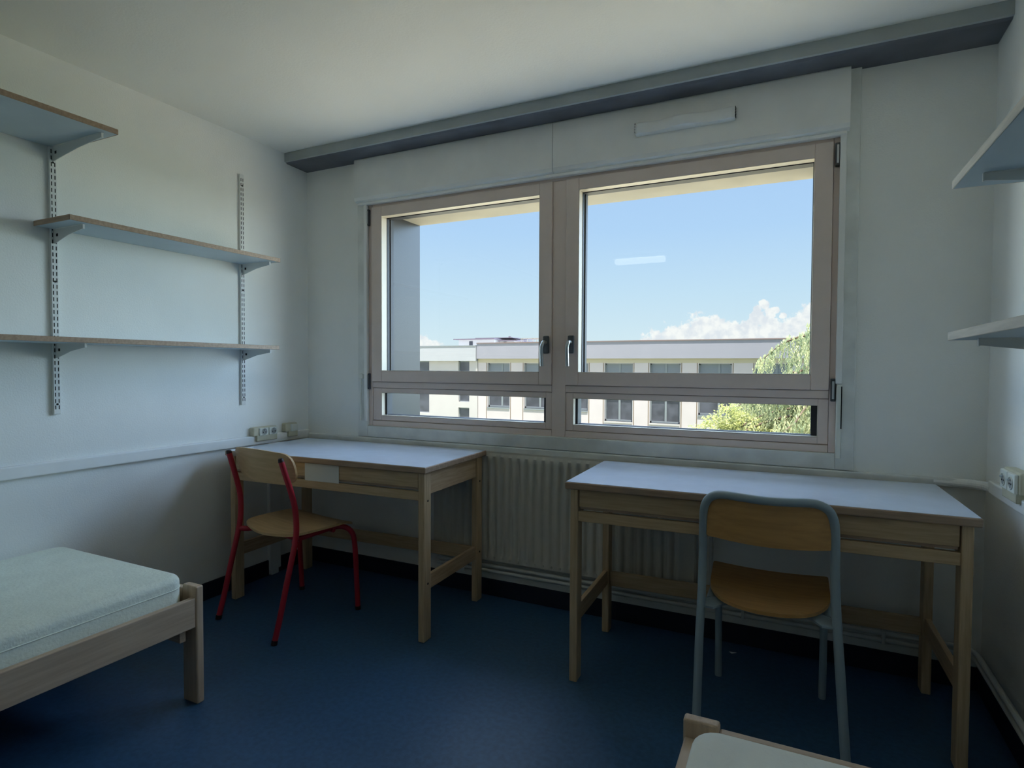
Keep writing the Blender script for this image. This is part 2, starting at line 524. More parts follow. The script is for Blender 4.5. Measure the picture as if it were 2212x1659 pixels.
for k in range(2):
    a0, a1 = SX[k]
    b = MB()
    b.box(a0, a1, FY0, FY1, LZ1 + 0.028, SZ0 - 0.002, 0.002)
    b.box(a0, a1, FY0, FY1, OZ0, LZ0 - 0.030, 0.002)
    obj('transom', b, m_frame, win)
    # lower fixed light: beads, spacer, glass
    g0, g1 = LX[k]
    b = MB()
    b.box(a0, g0, 0.002, FY1, LZ0 - 0.028, LZ1 + 0.026, 0.002)
    b.box(g1, a1, 0.002, FY1, LZ0 - 0.028, LZ1 + 0.026, 0.002)
    b.box(g0, g1, 0.002, FY1, LZ1, LZ1 + 0.026, 0.002)
    b.box(g0, g1, 0.002, FY1, LZ0 - 0.028, LZ0, 0.002)
    fx = obj('fixed_light_frame', b, m_frame, win)
    b = MB()
    e = 0.0015
    b.box(g0, g0 + e, 0.003, 0.034, LZ0, LZ1).box(g1 - e, g1, 0.003, 0.034, LZ0, LZ1).box(g0, g1, 0.003, 0.034, LZ0, LZ0 + e).box(g0, g1, 0.003, 0.034, LZ1 - e, LZ1)
    obj('glazing_bead', b, m_bead, fx)
    obj('glass_pane', MB().box(g0, g1, 0.040, 0.044, LZ0, LZ1), m_glass, fx)
    b = MB()
    s = 0.012
    b.box(g0, g0 + s, 0.036, 0.085, LZ0, LZ1).box(g1 - s - 0.012, g1, 0.036, 0.085, LZ0, LZ1).box(g0, g1, 0.045, 0.085, LZ0 - 0.006, LZ0 + 0.003)
    obj('gasket', b, m_dark, fx)
    # opening sash
    g0, g1 = GX[k]
    b = MB()
    SY0 = -0.014
    b.box(a0, g0, SY0, FY1, SZ0, SZ1, 0.003).box(g1, a1, SY0, FY1, SZ0, SZ1, 0.003)
    b.box(g0, g1, SY0, FY1, GZ1, SZ1, 0.003).box(g0, g1, SY0, FY1, SZ0, GZ0, 0.003)
    sh = obj('sash', b, m_frame, win)
    b = MB()
    b.box(g0, g0 + e, SY0 + 0.002, 0.034, GZ0, GZ1).box(g1 - e, g1, SY0 + 0.002, 0.034, GZ0, GZ1)
    b.box(g0, g1, SY0 + 0.002, 0.034, GZ0, GZ0 + e).box(g0, g1, SY0 + 0.002, 0.034, GZ1 - e, GZ1)
    obj('glazing_bead', b, m_bead, sh)
    obj('glass_pane', MB().box(g0, g1, 0.040, 0.044, GZ0, GZ1), m_glass, sh)
    b = MB()
    b.box(g0, g0 + 0.004, 0.035, 0.085, GZ0, GZ1).box(g0, g0 + 0.010, 0.060, 0.085, GZ0, GZ1).box(g1 - 0.004, g1, 0.035, 0.085, GZ0, GZ1)
    b.box(g0, g1, 0.035, 0.085, GZ1 - 0.005, GZ1).box(g0, g1, 0.060, 0.085, GZ0 - 0.002, GZ0 + 0.002)
    obj('gasket', b, m_dark, sh)
    hx = 1.553 if k == 0 else 1.680
    hp = obj('handle_plate', MB().box(hx - 0.016, hx + 0.016, SY0 - 0.012, SY0, 1.235, 1.320, 0.012, 3), m_handle_plate, sh, smooth=True)
    lean = -0.006 if k == 0 else -0.004
    b = MB().tube([(hx, SY0 - 0.008, 1.287), (hx, SY0 - 0.035, 1.289), (hx, SY0 - 0.046, 1.283), (hx + lean, SY0 - 0.050, 1.26), (hx + lean * 1.2, SY0 - 0.044, 1.21),
                   (hx + lean * 1.2, SY0 - 0.040, 1.175)], 0.0085, 12, sub=4)
    obj('handle', b, m_chrome, sh, smooth=True)
# hinges on the outer stiles
for (hx, hz) in ((0.470, 2.0), (0.470, 1.085), (2.771, 2.0), (2.771, 1.085)):
    b = MB().box(hx - 0.009, hx + 0.009, -0.022, FY0, hz - 0.045, hz + 0.045, 0.003)
    hg = obj('hinge', b, m_handle_plate, win)
    obj('hinge_pin', MB().cyl((hx, -0.024, hz), (0, 0, 1), 0.0045, 0.07, 10), m_chrome, hg, smooth=True)
# outer metal shell + reveal + soffit + sill outside
b = MB()
b.box(OX0, 0.515, 0.07, 0.095, OZ0, OZ1).box(2.735, OX1, 0.07, 0.095, OZ0, OZ1).box(0.515, 2.735, 0.07, 0.095, 2.035, OZ1)
b.box(0.515, 2.735, 0.07, 0.095, OZ0, 0.875).box(1.54, 1.685, 0.07, 0.095, 0.875, 2.035).box(0.515, 2.735, 0.07, 0.095, 1.04, 1.125)
obj('outer_shell', b, m_alu, win)
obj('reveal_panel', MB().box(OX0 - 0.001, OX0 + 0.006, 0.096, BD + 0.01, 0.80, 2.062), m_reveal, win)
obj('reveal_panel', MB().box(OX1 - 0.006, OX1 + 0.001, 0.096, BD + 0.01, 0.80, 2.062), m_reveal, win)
obj('soffit_panel', MB().box(OX0, OX1, 0.096, BD + 0.01, 2.062, 2.086), m_soffit, win)
obj('outer_sill', MB().poly([(OX0, 0.09, 0.80), (OX0, BD + 0.04, 0.78), (OX0, BD + 0.04, 0.795), (OX0, 0.09, 0.85)], (OX1 - OX0, 0, 0)), m_white, win)
# painted casing around the frame inside
b = MB()
cy0 = -0.018
b.box(2.782, 2.846, cy0, 0, 0.772, 2.33, 0.003)
b.box(0.398, 0.465, cy0, 0, 0.772, 2.12, 0.003)
b.box(0.465, 2.782, cy0, 0, 0.772, 0.835, 0.003)
obj('casing', b, m_casing, win)
obj('shutter_guide_strip', MB().box(0.45, 0.47, -0.030, cy0, 0.86, 2.09, 0.002), m_white, win)
obj('shutter_guide_strip', MB().box(2.778, 2.800, -0.030, cy0, 1.11, 2.09, 0.002), m_white, win)

# roller shutter box over the window, two front panels
rb = thing('roller_shutter_box', 'long white roller shutter box running above the window frame, split by a vertical seam', 'shutter box', (1.6, 0, 2.08))
XS = 1.592
for x0, x1 in ((0.400, XS - 0.0012), (XS + 0.0012, 2.808)):
    b = MB()
    prof = [(-0.002, 2.318), (-0.046, 2.318), (-0.050, 2.312), (-0.050, 2.106), (-0.044, 2.090), (-0.030, 2.082), (-0.002, 2.082)]
    b.poly([(x0, y, z) for y, z in prof], (x1 - x0, 0, 0))
    obj('front_panel', b, m_white, rb)
b = MB().box(0.41, 2.80, -0.034, -0.003, 2.068, 2.083, 0.004)
obj('bottom_lip', b, m_white, rb)

# wavy plastic air inlet on the box
av = thing('air_vent', 'narrow wavy white plastic air inlet on the shutter box above the big pane', 'vent', (2.2, -0.05, 2.19))
b = MB()
nx = 36
vx0, vx1 = 1.990, 2.398
sec = []
for i in range(nx + 1):
    t = i / nx
    x = vx0 + (vx1 - vx0) * t
    out_d = 0.032 + 0.009 * math.cos(t * 4 * math.pi)
    if i in (0, nx):
        out_d = 0.030
    dz = -0.004 * math.cos(t * 2 * math.pi)
    prof = [(-0.050, 2.183), (-0.050 - out_d * 0.85, 2.189 + dz), (-0.050 - out_d, 2.199 + dz), (-0.050 - out_d, 2.226 + dz * .5), (-0.050 - out_d * 0.8, 2.234 + dz * .5), (-0.050, 2.238)]
    sec.append([b.bm.verts.new((x, y, z)) for y, z in prof])
for i in range(nx):
    for k in range(5):
        b.bm.faces.new((sec[i][k], sec[i][k + 1], sec[i + 1][k + 1], sec[i + 1][k]))
b.bm.faces.new(sec[0])
b.bm.faces.new(sec[-1][::-1])
obj('cover', b, m_white, av, smooth=True)
for sx in (vx0 - 0.0015, vx1 + 0.0015):
    b = MB()
    for q in range(4):
        zz = 2.192 + q * 0.0115
        b.box(sx - 0.001, sx + 0.001, -0.078, -0.051, zz, zz + 0.0055)
    obj('end_grille', b, m_slot, av)

# shutter strap and its winder on the casing
sw = thing('shutter_strap_winder', 'slim white shutter strap winder with a black slot beside the window frame', 'strap winder', (2.80, cy0, 0.82))
obj('winder_cover', MB().box(2.782, 2.800, -0.034, cy0, 0.818, 1.105, 0.003), m_plast, sw)
obj('strap_slot', MB().box(2.7975, 2.8015, -0.0352, -0.030, 0.935, 1.10), m_slot, sw)
cr_ = thing('shutter_crank', 'thin white shutter crank rod hanging beside the small window sash', 'crank', (0.43, -0.04, 0.87))
obj('rod', MB().tube([(0.432, -0.030, 1.13), (0.431, -0.034, 1.0), (0.430, -0.034, 0.93)], 0.0045, 8), m_plast, cr_, smooth=True)
obj('grip', MB().tube([(0.430, -0.034, 0.955), (0.430, -0.034, 0.865)], 0.008, 10, r_end=0.006), m_plast, cr_, smooth=True)
obj('clip', MB().box(0.420, 0.444, -0.038, cy0, 1.10, 1.125, .003), m_plast, cr_)

# ================================================================ dado trunking and sockets
def trunk_profile(y0, y1, z0, z1):
    return None


b = MB()
b.box(0.0, 0.022, YB, -0.014, 0.742, 0.792, 0.006, 3)
struct('trim_2', b, m_white)
b = MB()
b.box(0.014, W - 0.03, -0.022, 0, 0.738, 0.770, 0.006, 3)
struct('trim_3', b, m_casing)
b = MB()
b.tube([(W - 0.16, -0.008, 0.754), (W - 0.10, -0.010, 0.754), (W - 0.050, -0.030, 0.756), (W - 0.016, -0.080, 0.760), (W - 0.011, -0.14, 0.762)], 0.0165, 14, sub=4)
b.box(W - 0.024, W, YB, -0.12, 0.745, 0.790, 0.006, 3)
struct('trim_4', b, m_white)
# vertical trunking down the left wall behind the desk
struct('trim_5', MB().box(0.0, 0.025, -0.312, -0.237, 0.03, 0.742, 0.004).box(0.0, 0.022, -0.300, -0.25, 0.0, 0.03, 0.004), m_white)


def socket_block(name, label, cat, side, y0, y1, z0, z1, faces, wall_x):
    s = 1 if side == 'L' else -1
    X = lambda d_: wall_x + s * d_
    t = thing(name, label, cat, (wall_x, (y0 + y1) / 2, z0))

    def bx(mb, d0, d1, *a, **k):
        lo, hi = sorted((X(d0), X(d1)))
        return mb.box(lo, hi, *a, **k)
    b = MB()
    bx(b, 0.0, 0.034, y0, y1, z0 + 0.028, z1, bev=0.006, seg=3)
    bx(b, 0.0, 0.037, y0 + 0.02, y1, z0, z0 + 0.032, bev=0.004)
    obj('back_box', b, m_ivory, t)
    for fy0, fy1, kind in faces:
        b = MB()
        bx(b, 0.033, 0.044, fy0, fy1, z0 + 0.030, z1 - 0.006, bev=0.003)
        f = obj('face_plate', b, m_plast, t)
        cy, cz = (fy0 + fy1) / 2, (z0 + 0.03 + z1 - 0.006) / 2
        if kind == 'socket':
            b = MB()
            r = 0.019
            b.cyl((X(0.0442), cy, cz), (1, 0, 0), r, 0.0016, 24)
            obj('recess', b, mat_rec, f, smooth=True)
            b = MB()
            ring = [(X(0.045), cy + r * math.cos(a * math.pi / 12), cz + r * math.sin(a * math.pi / 12)) for a in range(25)]
            b.tube(ring, 0.0018, 6)
            obj('recess_rim', b, m_plast, f, smooth=True)
            for dy in (-0.008, 0.008):
                obj('contact_hole', MB().cyl((X(0.0455), cy + dy, cz - 0.003), (1, 0, 0), 0.0028, 0.001, 10), m_slot, f)
            b = MB()
            b.cyl((X(0.049), cy, cz + 0.009), (1, 0, 0), 0.0028, 0.009, 10)
            obj('earth_pin', b, m_chrome, f, smooth=True)
        else:
            b = MB()
            bx(b, 0.043, 0.048, fy0 + 0.006, fy1 - 0.006, z0 + 0.036, z1 - 0.012, bev=0.002)
            obj('rocker', b, m_plast, f)
    return t


mat_rec = mat('socket_recess', (0.30, 0.31, 0.29), 0.5, 0.4)
socket_block('double_socket', 'ivory double power socket on the trunking above the desk with the red chair', 'socket', 'L', -0.425, -0.268, 0.762, 0.838,
             [(-0.392, -0.334, 'socket'), (-0.328, -0.272, 'socket')], 0.0)
socket_block('light_switch', 'small ivory square switch on the wall in the corner by the desk', 'switch', 'L', -0.205, -0.118, 0.765, 0.842, [(-0.172, -0.122, 'switch')], 0.0)
socket_block('double_socket.001', 'ivory double power socket on the wall beyond the desk with the grey chair', 'socket', 'R', -0.475, -0.325, 0.775, 0.868,
             [(-0.396, -0.331, 'socket'), (-0.466, -0.402, 'socket')], W)

# ================================================================ radiator and pipes
rad = thing('radiator', 'cream ribbed panel radiator under the window between the two desks', 'radiator', (1.6, -0.03, 0.19))
b = MB()
RX0, RX1, RZ0, RZ1 = 0.92, 2.262, 0.180, 0.742
RF = -0.040                      # front face
pitch = 0.0445
n = int((RX1 - RX0 - 0.06) / pitch)
zs = [RZ0, RZ0 + 0.012, RZ0 + 0.035, RZ0 + 0.050, RZ1 - 0.062, RZ1 - 0.046, RZ1 - 0.022, RZ1]
cols = []
per = 8
xs = [RX0, RX0 + 0.004] + [RX0 + 0.03 + pitch * i / per for i in range(n * per + 1)] + [RX1 - 0.004, RX1]
for x in xs:
    colv = []
    t = (x - RX0 - 0.03) / pitch
    fl_ = 0.0
    if 0 <= t <= n:
        u = t - math.floor(t)
        fl_ = max(0.0, min(1.0, (abs(u - 0.5) - 0.10) / 0.20))
    for iz, z in enumerate(zs):
        y = RF
        inside = 1.0 if 3 <= iz <= 4 else (0.45 if iz in (2, 5) else 0.0)
        if 0 <= t <= n:
            y = RF + 0.015 * (1 - fl_) * inside
        if iz in (0, 7) or x in (RX0, RX1):
            y = RF + 0.010
        colv.append(b.bm.verts.new((x, y, z)))
    cols.append(colv)
for i in range(len(cols) - 1):
    for k in range(len(zs) - 1):
        b.bm.faces.new((cols[i][k], cols[i + 1][k], cols[i + 1][k + 1], cols[i][k + 1]))
for k in range(n):
    x = RX0 + 0.03 + (k + 0.5) * pitch
    b.tube([(x, RF + 0.001, RZ0 + 0.026), (x, RF - 0.003, RZ0 + 0.026)], 0.0055, 8)
obj('front_panel', b, m_rad, rad, smooth=True)
obj('rear_panel', MB().box(RX0 + .005, RX1 - .005, -0.018, -0.010, RZ0, RZ1 - 0.006, 0.003), m_rad, rad)
for x in (RX0, RX1 - 0.004):
    obj('side_cheek', MB().box(x, x + 0.004, RF + 0.008, -0.010, RZ0 + 0.02, RZ1 - 0.004), m_rad, rad)
b = MB()
b.box(RX0, RX1, RF + 0.006, RF + 0.009, RZ1 - 0.006, RZ1 + 0.002).box(RX0, RX1, -0.013, -0.010, RZ1 - 0.006, RZ1 + 0.002)
q = RX0
while q < RX1:
    b.box(q, q + 0.005, RF + 0.008, -0.011, RZ1 - 0.004, RZ1)
    q += 0.014
obj('top_grille', b, m_rad, rad)
for x in (1.25, 1.95):
    obj('wall_bracket', MB().box(x, x + 0.03, -0.011, -0.001, 0.30, 0.70, 0.003), m_rad, rad)
b = MB()
b.tube([(RX1 - 0.004, -0.026, 0.215), (RX1 + 0.030, -0.026, 0.215), (RX1 + 0.040, -0.028, 0.205), (RX1 + 0.042, -0.028, 0.18)], 0.008, 10, sub=3)
obj('valve', b, m_pipe, rad, smooth=True)

struct('trim_6', MB().box(0.98, W - 0.014, -0.016, 0, 0.088, 0.120, 0.003), m_pipe)
hp = thing('heating_pipe', 'pair of white painted heating pipes low along the window wall and round the corner', 'pipe', (2.2, -0.026, 0.13))
for z, yy in ((0.160, -0.026), (0.134, -0.026)):
    b = MB().tube([(0.94, yy, z), (2.0, yy, z), (W - 0.10, yy, z), (W - 0.040, yy - 0.01, z), (W - 0.028, yy - 0.06, z), (W - 0.028, -2.0, z), (W - 0.028, -4.5, z)], 0.0095, 12)
    obj('pipe_run', b, m_pipe, hp, smooth=True)
for x in (1.1, 1.7, 2.45, 2.95):
    obj('pipe_clip', MB().box(x, x + 0.012, -0.038, -0.001, 0.121, 0.172, 0.002), m_pipe, hp)
for y in (-0.9, -1.9, -2.9):
    obj('pipe_clip', MB().box(W - 0.040, W - 0.001, y, y + 0.012, 0.121, 0.172, 0.002), m_pipe, hp)
rp = thing('riser_pipe', 'thin vertical heating riser beside the radiator end, behind the grey chair', 'pipe', (2.33, -0.02, 0.17))
obj('pipe_run', MB().tube([(2.325, -0.020, 0.175), (2.325, -0.020, 0.40), (2.325, -0.018, 0.736)], 0.008, 10), m_pipe, rp, smooth=True)

# ================================================================ wall shelves
def standard(name, label, wx, side, y, z0, z1):
    s = 1 if side == 'L' else -1
    t = thing(name, label, 'shelf upright', (wx, y, z0), group='slotted shelf uprights')
    lo, hi = sorted((wx, wx + s * 0.014))
    obj('rail', MB().box(lo, hi, y - 0.0125, y + 0.0125, z0, z1, 0.0015, 1), m_steel, t)
    b = MB()
    fx = wx + s * 0.0142
    z = z0 + 0.02
    while z < z1 - 0.02:
        for dy in (-0.0060, 0.0060):
            lo, hi = sorted((fx - 0.0004, fx + 0.0004))
            b.box(lo, hi, y + dy - 0.0016, y + dy + 0.0016, z, z + 0.0155)
        z += 0.025
    so = obj('slots', b, m_slot, t)
    for zz in (z0 + 0.04, (z0 + z1) / 2, z1 - 0.06):
        obj('screw', MB().cyl((fx, y, zz), (1, 0, 0), 0.004, 0.002, 10), m_slot, t, smooth=True)
    return t


def shelf(name, label, wx, side, y0, y1, depth, zu, brackets, th=0.019, group=None):
    s = 1 if side == 'L' else -1
    X = lambda d_: wx + s * d_
    t = thing(name, label, 'shelf', (wx, (y0 + y1) / 2, zu), group=group)
    lo, hi = sorted((X(0.003), X(depth - 0.003)))
    obj('board', MB().box(lo, hi, y0 + 0.003, y1 - 0.003, zu, zu + th), m_shelf, t)
    b = MB()
    lo, hi = sorted((X(depth - 0.003), X(depth)))
    b.box(lo, hi, y0, y1, zu - 0.0002, zu + th + 0.0002, 0.001, 1)
    lo, hi = sorted((X(0.003), X(depth - 0.003)))
    b.box(lo, hi, y0, y0 + 0.003, zu - 0.0002, zu + th + 0.0002)
    b.box(lo, hi, y1 - 0.003, y1, zu - 0.0002, zu + th + 0.0002)
    obj('edge_band', b, m_edge if side == 'L' else mat_edge_light, t)
    for by in brackets:
        b = MB()
        L_ = depth - 0.035
        pts = [(X(0.0148), by, zu), (X(L_), by, zu), (X(L_), by, zu - 0.016), (X(L_ * 0.55), by, zu - 0.030), (X(0.02), by, zu - 0.056), (X(0.0148), by, zu - 0.056)]
        pts = [(p[0], by - 0.0012, p[2]) for p in pts]
        b.poly(pts, (0, 0.0024, 0))
        lo, hi = sorted((X(0.016), X(L_)))
        b.box(lo, hi, by - 0.007, by + 0.007, zu - 0.0015, zu - 0.0001)
        br = obj('bracket', b, m_steel, t)
        lo, hi = sorted((X(L_), X(L_ + 0.003)))
        obj('bracket_tip', MB().box(lo, hi, by - 0.004, by + 0.004, zu - 0.018, zu - 0.0002, 0.001), m_steel, br)
        lo, hi = sorted((X(0.03), X(0.042)))
        obj('bracket_hole', MB().box(lo, hi, by - 0.0018, by + 0.0018, zu - 0.030, zu - 0.019), m_slot, br)
    return t


mat_edge_light = mat('pale_wood_edge', (0.86, 0.79, 0.69), 0.5, 0.4, noise_amt=0.15, noise_scale=9, stretch=(12, 1, 12))
standard('shelf_upright', 'white slotted steel upright carrying the deep top shelf, nearer the bed', 0.0, 'L', -1.338, 0.975, 2.02)
standard('shelf_upright.001', 'white slotted steel upright nearer the window corner, its upper end bare', 0.0, 'L', -0.468, 0.963, 2.170)
shelf('wall_shelf', 'deep brown-edged grey shelf, highest on the wall over the bed', 0.0, 'L', -2.60, -1.300, 0.372, 2.021, [-1.338, -2.30])
shelf('wall_shelf.001', 'short narrow brown-edged shelf at middle height between the two slotted uprights', 0.0, 'L', -1.402, -0.430, 0.245, 1.702, [-1.338, -0.468])
shelf('wall_shelf.002', 'long narrow brown-edged shelf, lowest on the wall with the red chair', 0.0, 'L', -2.60, -0.440, 0.245, 1.254, [-1.338, -0.468, -2.30])
shelf('wall_shelf.003', 'pale-edged grey shelf cut off by the picture edge, the upper of its pair', W, 'R', -2.60, -0.948, 0.302, 1.590, [-1.06, -2.30])
shelf('wall_shelf.004', 'pale-edged grey shelf cut off by the picture edge, the lower of its pair', W, 'R', -2.60, -0.945, 0.302, 1.238, [-1.06, -2.30])

# ================================================================ desks
def desk(name, label, x0, y0, a, w_, d_, rail_side='B'):
    t = thing(name, label, 'desk', (x0, y0, 0), a, 'wooden desks')
    TH = 0.027
    b = MB().box(0, w_, 0, d_, 0.75 - TH, 0.749, 0.004, 2)
    top = obj('tabletop', b, m_edge, t, local=True)
    obj('laminate_surface', MB().box(0.004, w_ - 0.004, 0.004, d_ - 0.004, 0.7486, 0.750), m_lam, top, local=True)
    lx, ly = 0.030, 0.056
    ov = 0.016
    legs = [(ov, ov), (w_ - ov - lx, ov), (ov, d_ - ov - ly), (w_ - ov - lx, d_ - ov - ly)]
    zt = 0.75 - TH
    for x, y in legs:
        g = obj('leg', MB().box(x, x + lx, y, y + ly, 0.0, zt, 0.004, 2), m_beech_z, t, local=True)
        b = MB()
        sx = x + lx if x > w_ / 2 else x
        ax = 1 if x > w_ / 2 else -1
        for zz in (0.60, 0.245):
            obj('screw', MB().cyl((sx, y + 0.030, zz), (1, 0, 0), 0.005, 0.0015, 10), m_slot, g, local=True)
    xa, xb = ov + lx, w_ - ov - lx
    # drawer front with grip lip, rail below
    dr = obj('drawer', MB().box(xa + 0.003, xb - 0.003, ov + 0.006, ov + 0.024, 0.657, zt - 0.004, 0.002).box(xa + 0.01, xb - 0.01, ov + 0.024, d_ * 0.8, 0.660, 0.668), m_beech, t, local=True)
    obj('grip_lip', MB().box(xa + 0.006, xb - 0.006, ov + 0.010, ov + 0.022, 0.648, 0.657), m_edge, dr, local=True)
    obj('front_rail', MB().box(xa, xb, ov + 0.004, ov + 0.024, 0.603, 0.641, 0.002), m_beech, t, local=True)
    for x in (ov + 0.006, w_ - ov - 0.024):
        obj('side_panel', MB().box(x, x + 0.018, ov + ly, d_ - ov - ly, 0.624, zt, 0.002), m_beech_y, t, local=True)
        obj('side_stretcher', MB().box(x, x + 0.018, ov + ly, d_ - ov - ly, 0.214, 0.277, 0.002), m_beech_y, t, local=True)
    obj('back_rail', MB().box(xa, xb, d_ - ov - 0.030, d_ - ov - 0.012, 0.62, zt, 0.002), m_beech, t, local=True)
    obj('back_stretcher', MB().box(xa, xb, d_ - ov - 0.040, d_ - ov - 0.022, 0.205, 0.268, 0.002), m_beech, t, local=True)
    return t


DL = (0.092, -0.647, 0.030, 1.168, 0.568)
DR = (1.880, -0.620, 0.028, 1.243, 0.538)
desk('desk', 'wooden desk with a white paper on its drawer, the red chair in front', *DL)
desk('desk.001', 'wooden desk against the window wall with the grey-framed chair in front', *DR)
pl_ = thing('paper_label', 'blank white sheet taped to the drawer front of the desk by the red chair', 'paper', (DL[0], DL[1], 0.0), DL[2])
obj('sheet', MB().box(0.498, 0.697, 0.0195, 0.0212, 0.639, 0.7215), m_paper, pl_, local=True)
tag(obj('paper_scrap', MB().poly([(2.410, -0.10, 0.001), (2.432, -0.096, 0.001), (2.440, -0.108, 0.006), (2.421, -0.112, 0.001)], (0, 0, 0.0012)), m_paper),
    'tiny white scrap of paper on the blue floor under the desk with the grey chair', 'paper scrap')

# ================================================================ chairs
def rounded(pts, r, seg=5):
    """round the corners of a 2D polygon; r is a radius or list"""
    n = len(pts)
    o_ = []
    for i in range(n):
        p = Vector(pts[i])
        a = (Vector(pts[i - 1]) - p)
        c = (Vector(pts[(i + 1) % n]) - p)
        rr = r[i] if isinstance(r, (list, tuple)) else r
        rr = min(rr, a.length * 0.49, c.length * 0.49)
        a.normalize()
        c.normalize()
        p0, p2 = p + a * rr, p + c * rr
        for k in range(seg + 1):
            t = k / seg
            o_.append(tuple((1 - t) ** 2 * p0 + 2 * t * (1 - t) * p + t * t * p2))
    return o_


def densify(o_, step):
    r_ = []
    n = len(o_)
    for i in range(n):
        a, c = Vector(o_[i]), Vector(o_[(i + 1) % n])
        k = max(1, int((c - a).length / step))
        for j in range(k):
            r_.append(tuple(a.lerp(c, j / k)))
    return r_


# red chair: local x across, y forward from the rear feet
ch = thing('school_chair', 'school chair with red tubular legs and beech plywood seat and back', 'chair', (0.257, -0.818, 0), math.radians(-9.0))
Wd = 0.437
R_ = 0.0125
rear = [(0.0, 0.0), (0.028, 0.105), (0.060, 0.236), (0.088, 0.345), (0.106, 0.420), (0.113, 0.490), (0.110, 0.560), (0.097, 0.623), (0.076, 0.700), (0.058, 0.765)]
for x in (0.0, Wd):
    ky, kx = (1.0, 0.0) if x == 0 else (0.72, -0.05)
    X_ = lambda z: x + kx * max(0.0, z - 0.43)
    Y_ = lambda y, z: y if z < 0.43 else 0.108 + (y - 0.108) * 1.0 - (1 - ky) * 0.09 * (z - 0.43)
    b = MB().tube([(X_(z), Y_(y, z), z + (0.006 if i == 0 else 0)) for i, (y, z) in enumerate(rear)], R_, 14, sub=4)
    rl = obj('rear_leg', b, m_red, ch, smooth=True, local=True)
    obj('tube_cap', MB().tube([(X_(.763), Y_(0.0585, .763), 0.763), (X_(.774), Y_(0.056, .774), 0.774), (X_(.777), Y_(0.0555, .777), 0.777)], 0.0128, 14, r_end=0.009), m_cap, rl, smooth=True, local=True)
    obj('foot_cap', MB().tube([(x, -0.001, 0.0), (x, 0.003, 0.018)], 0.0135, 14), m_cap, rl, smooth=True, local=True)
    xi = x + (0.048 if x == 0 else -0.048)
    b = MB().tube([(x, 0.447, 0.006), (x, 0.440, 0.12), (x, 0.430, 0.30), (x * 0.98 + 0.004, 0.418, 0.375), ((x + xi) / 2, 0.388, 0.408), (xi, 0.345, 0.413), (xi, 0.22, 0.408), (xi, 0.140, 0.400), (x, 0.104, 0.400)], R_, 14, sub=4)
    fg = obj('front_leg', b, m_red, ch, smooth=True, local=True)
    obj('foot_cap', MB().tube([(x, 0.447, 0.0), (x, 0.446, 0.018)], 0.0135, 14), m_cap, fg, smooth=True, local=True)
for yy in (0.15, 0.33):
    obj('cross_tube', MB().tube([(0.03, yy, 0.404), (Wd - 0.03, yy, 0.404)], 0.010, 12), m_red, ch, smooth=True, local=True)
ol = densify(rounded([(0.010, 0.440), (0.427, 0.440), (0.440, 0.28), (0.430, 0.122), (0.218, 0.066), (0.007, 0.122), (-0.003, 0.28)], [0.04, 0.04, 0.08, 0.06, 0.16, 0.06, 0.08]), 0.02)


def seat_map(x, y, t):
    u = (x - Wd / 2) / 0.22
    v = (y - 0.25) / 0.19
    z = 0.430 - 0.010 * (1 - u * u) * (1 - 0.3 * v) + (-0.018 * max(0, v - 0.7) / 0.3) - 0.006 * max(0, -v) ** 2
    return (x, y, z + t)


seat = obj('seat', MB().plate(ol, seat_map, 0.011, 8), m_ply, ch, smooth=True, local=True)
bo = densify(rounded([(-0.016, 0.668), (Wd + 0.004, 0.668), (Wd + 0.002, 0.790), (Wd * 0.5, 0.802), (-0.010, 0.790)], [0.05, 0.05, 0.055, 0.25, 0.055]), 0.02)


def back_map(x, z, t):
    u = (x - Wd / 2) / (Wd / 2 + 0.02)
    y = 0.060 + 0.030 * u * u - 0.9 * 0.28 * (z - 0.73) + 0.002
    zz = z - 0.022 * (1 - u * u) * (1 if z < 0.70 else 0) * (0.70 - z) / 0.032 if z < 0.70 else z
    return (x, y + 0.012 + t * 0.98, zz)


bk = obj('backrest', MB().plate(bo, back_map, 0.010, 8), m_ply, ch, smooth=True, local=True)

# grey chair
gx, gy = 2.565, -0.52
gc = thing('school_chair.001', 'chair with grey-blue tubular frame looping round its amber plywood back', 'chair', (gx, gy, 0))
GR = 0.0135
loop = [(2.372, -0.732, 0.0), (2.371, -0.702, 0.15), (2.371, -0.676, 0.30), (2.372, -0.648, 0.42), (2.372, -0.632, 0.52), (2.372, -0.629, 0.60), (2.373, -0.634, 0.67), (2.376, -0.640, 0.712),
        (2.388, -0.646, 0.742), (2.410, -0.653, 0.759), (2.440, -0.663, 0.765), (2.50, -0.680, 0.765), (2.563, -0.686, 0.763), (2.63, -0.680, 0.764), (2.685, -0.663, 0.764),
        (2.715, -0.653, 0.757), (2.738, -0.646, 0.740), (2.750, -0.640, 0.710), (2.754, -0.634, 0.67), (2.756, -0.629, 0.60), (2.757, -0.632, 0.52), (2.762, -0.648, 0.42),
        (2.770, -0.676, 0.30), (2.780, -0.702, 0.15), (2.790, -0.732, 0.0)]
lp = catmull([Vector(p) for p in loop], 4)
mid_a = min(range(len(lp) // 2), key=lambda i: abs(lp[i].z - 0.41))
mid_b = len(lp) - 1 - mid_a
bf = obj('back_frame', MB().tube(lp[mid_a:mid_b + 1], GR, 16), m_greytube, gc, smooth=True)
for seq in (lp[:mid_a + 1], lp[mid_b:]):
    obj('rear_leg', MB().tube(seq, GR, 16), m_greytube, gc, smooth=True)
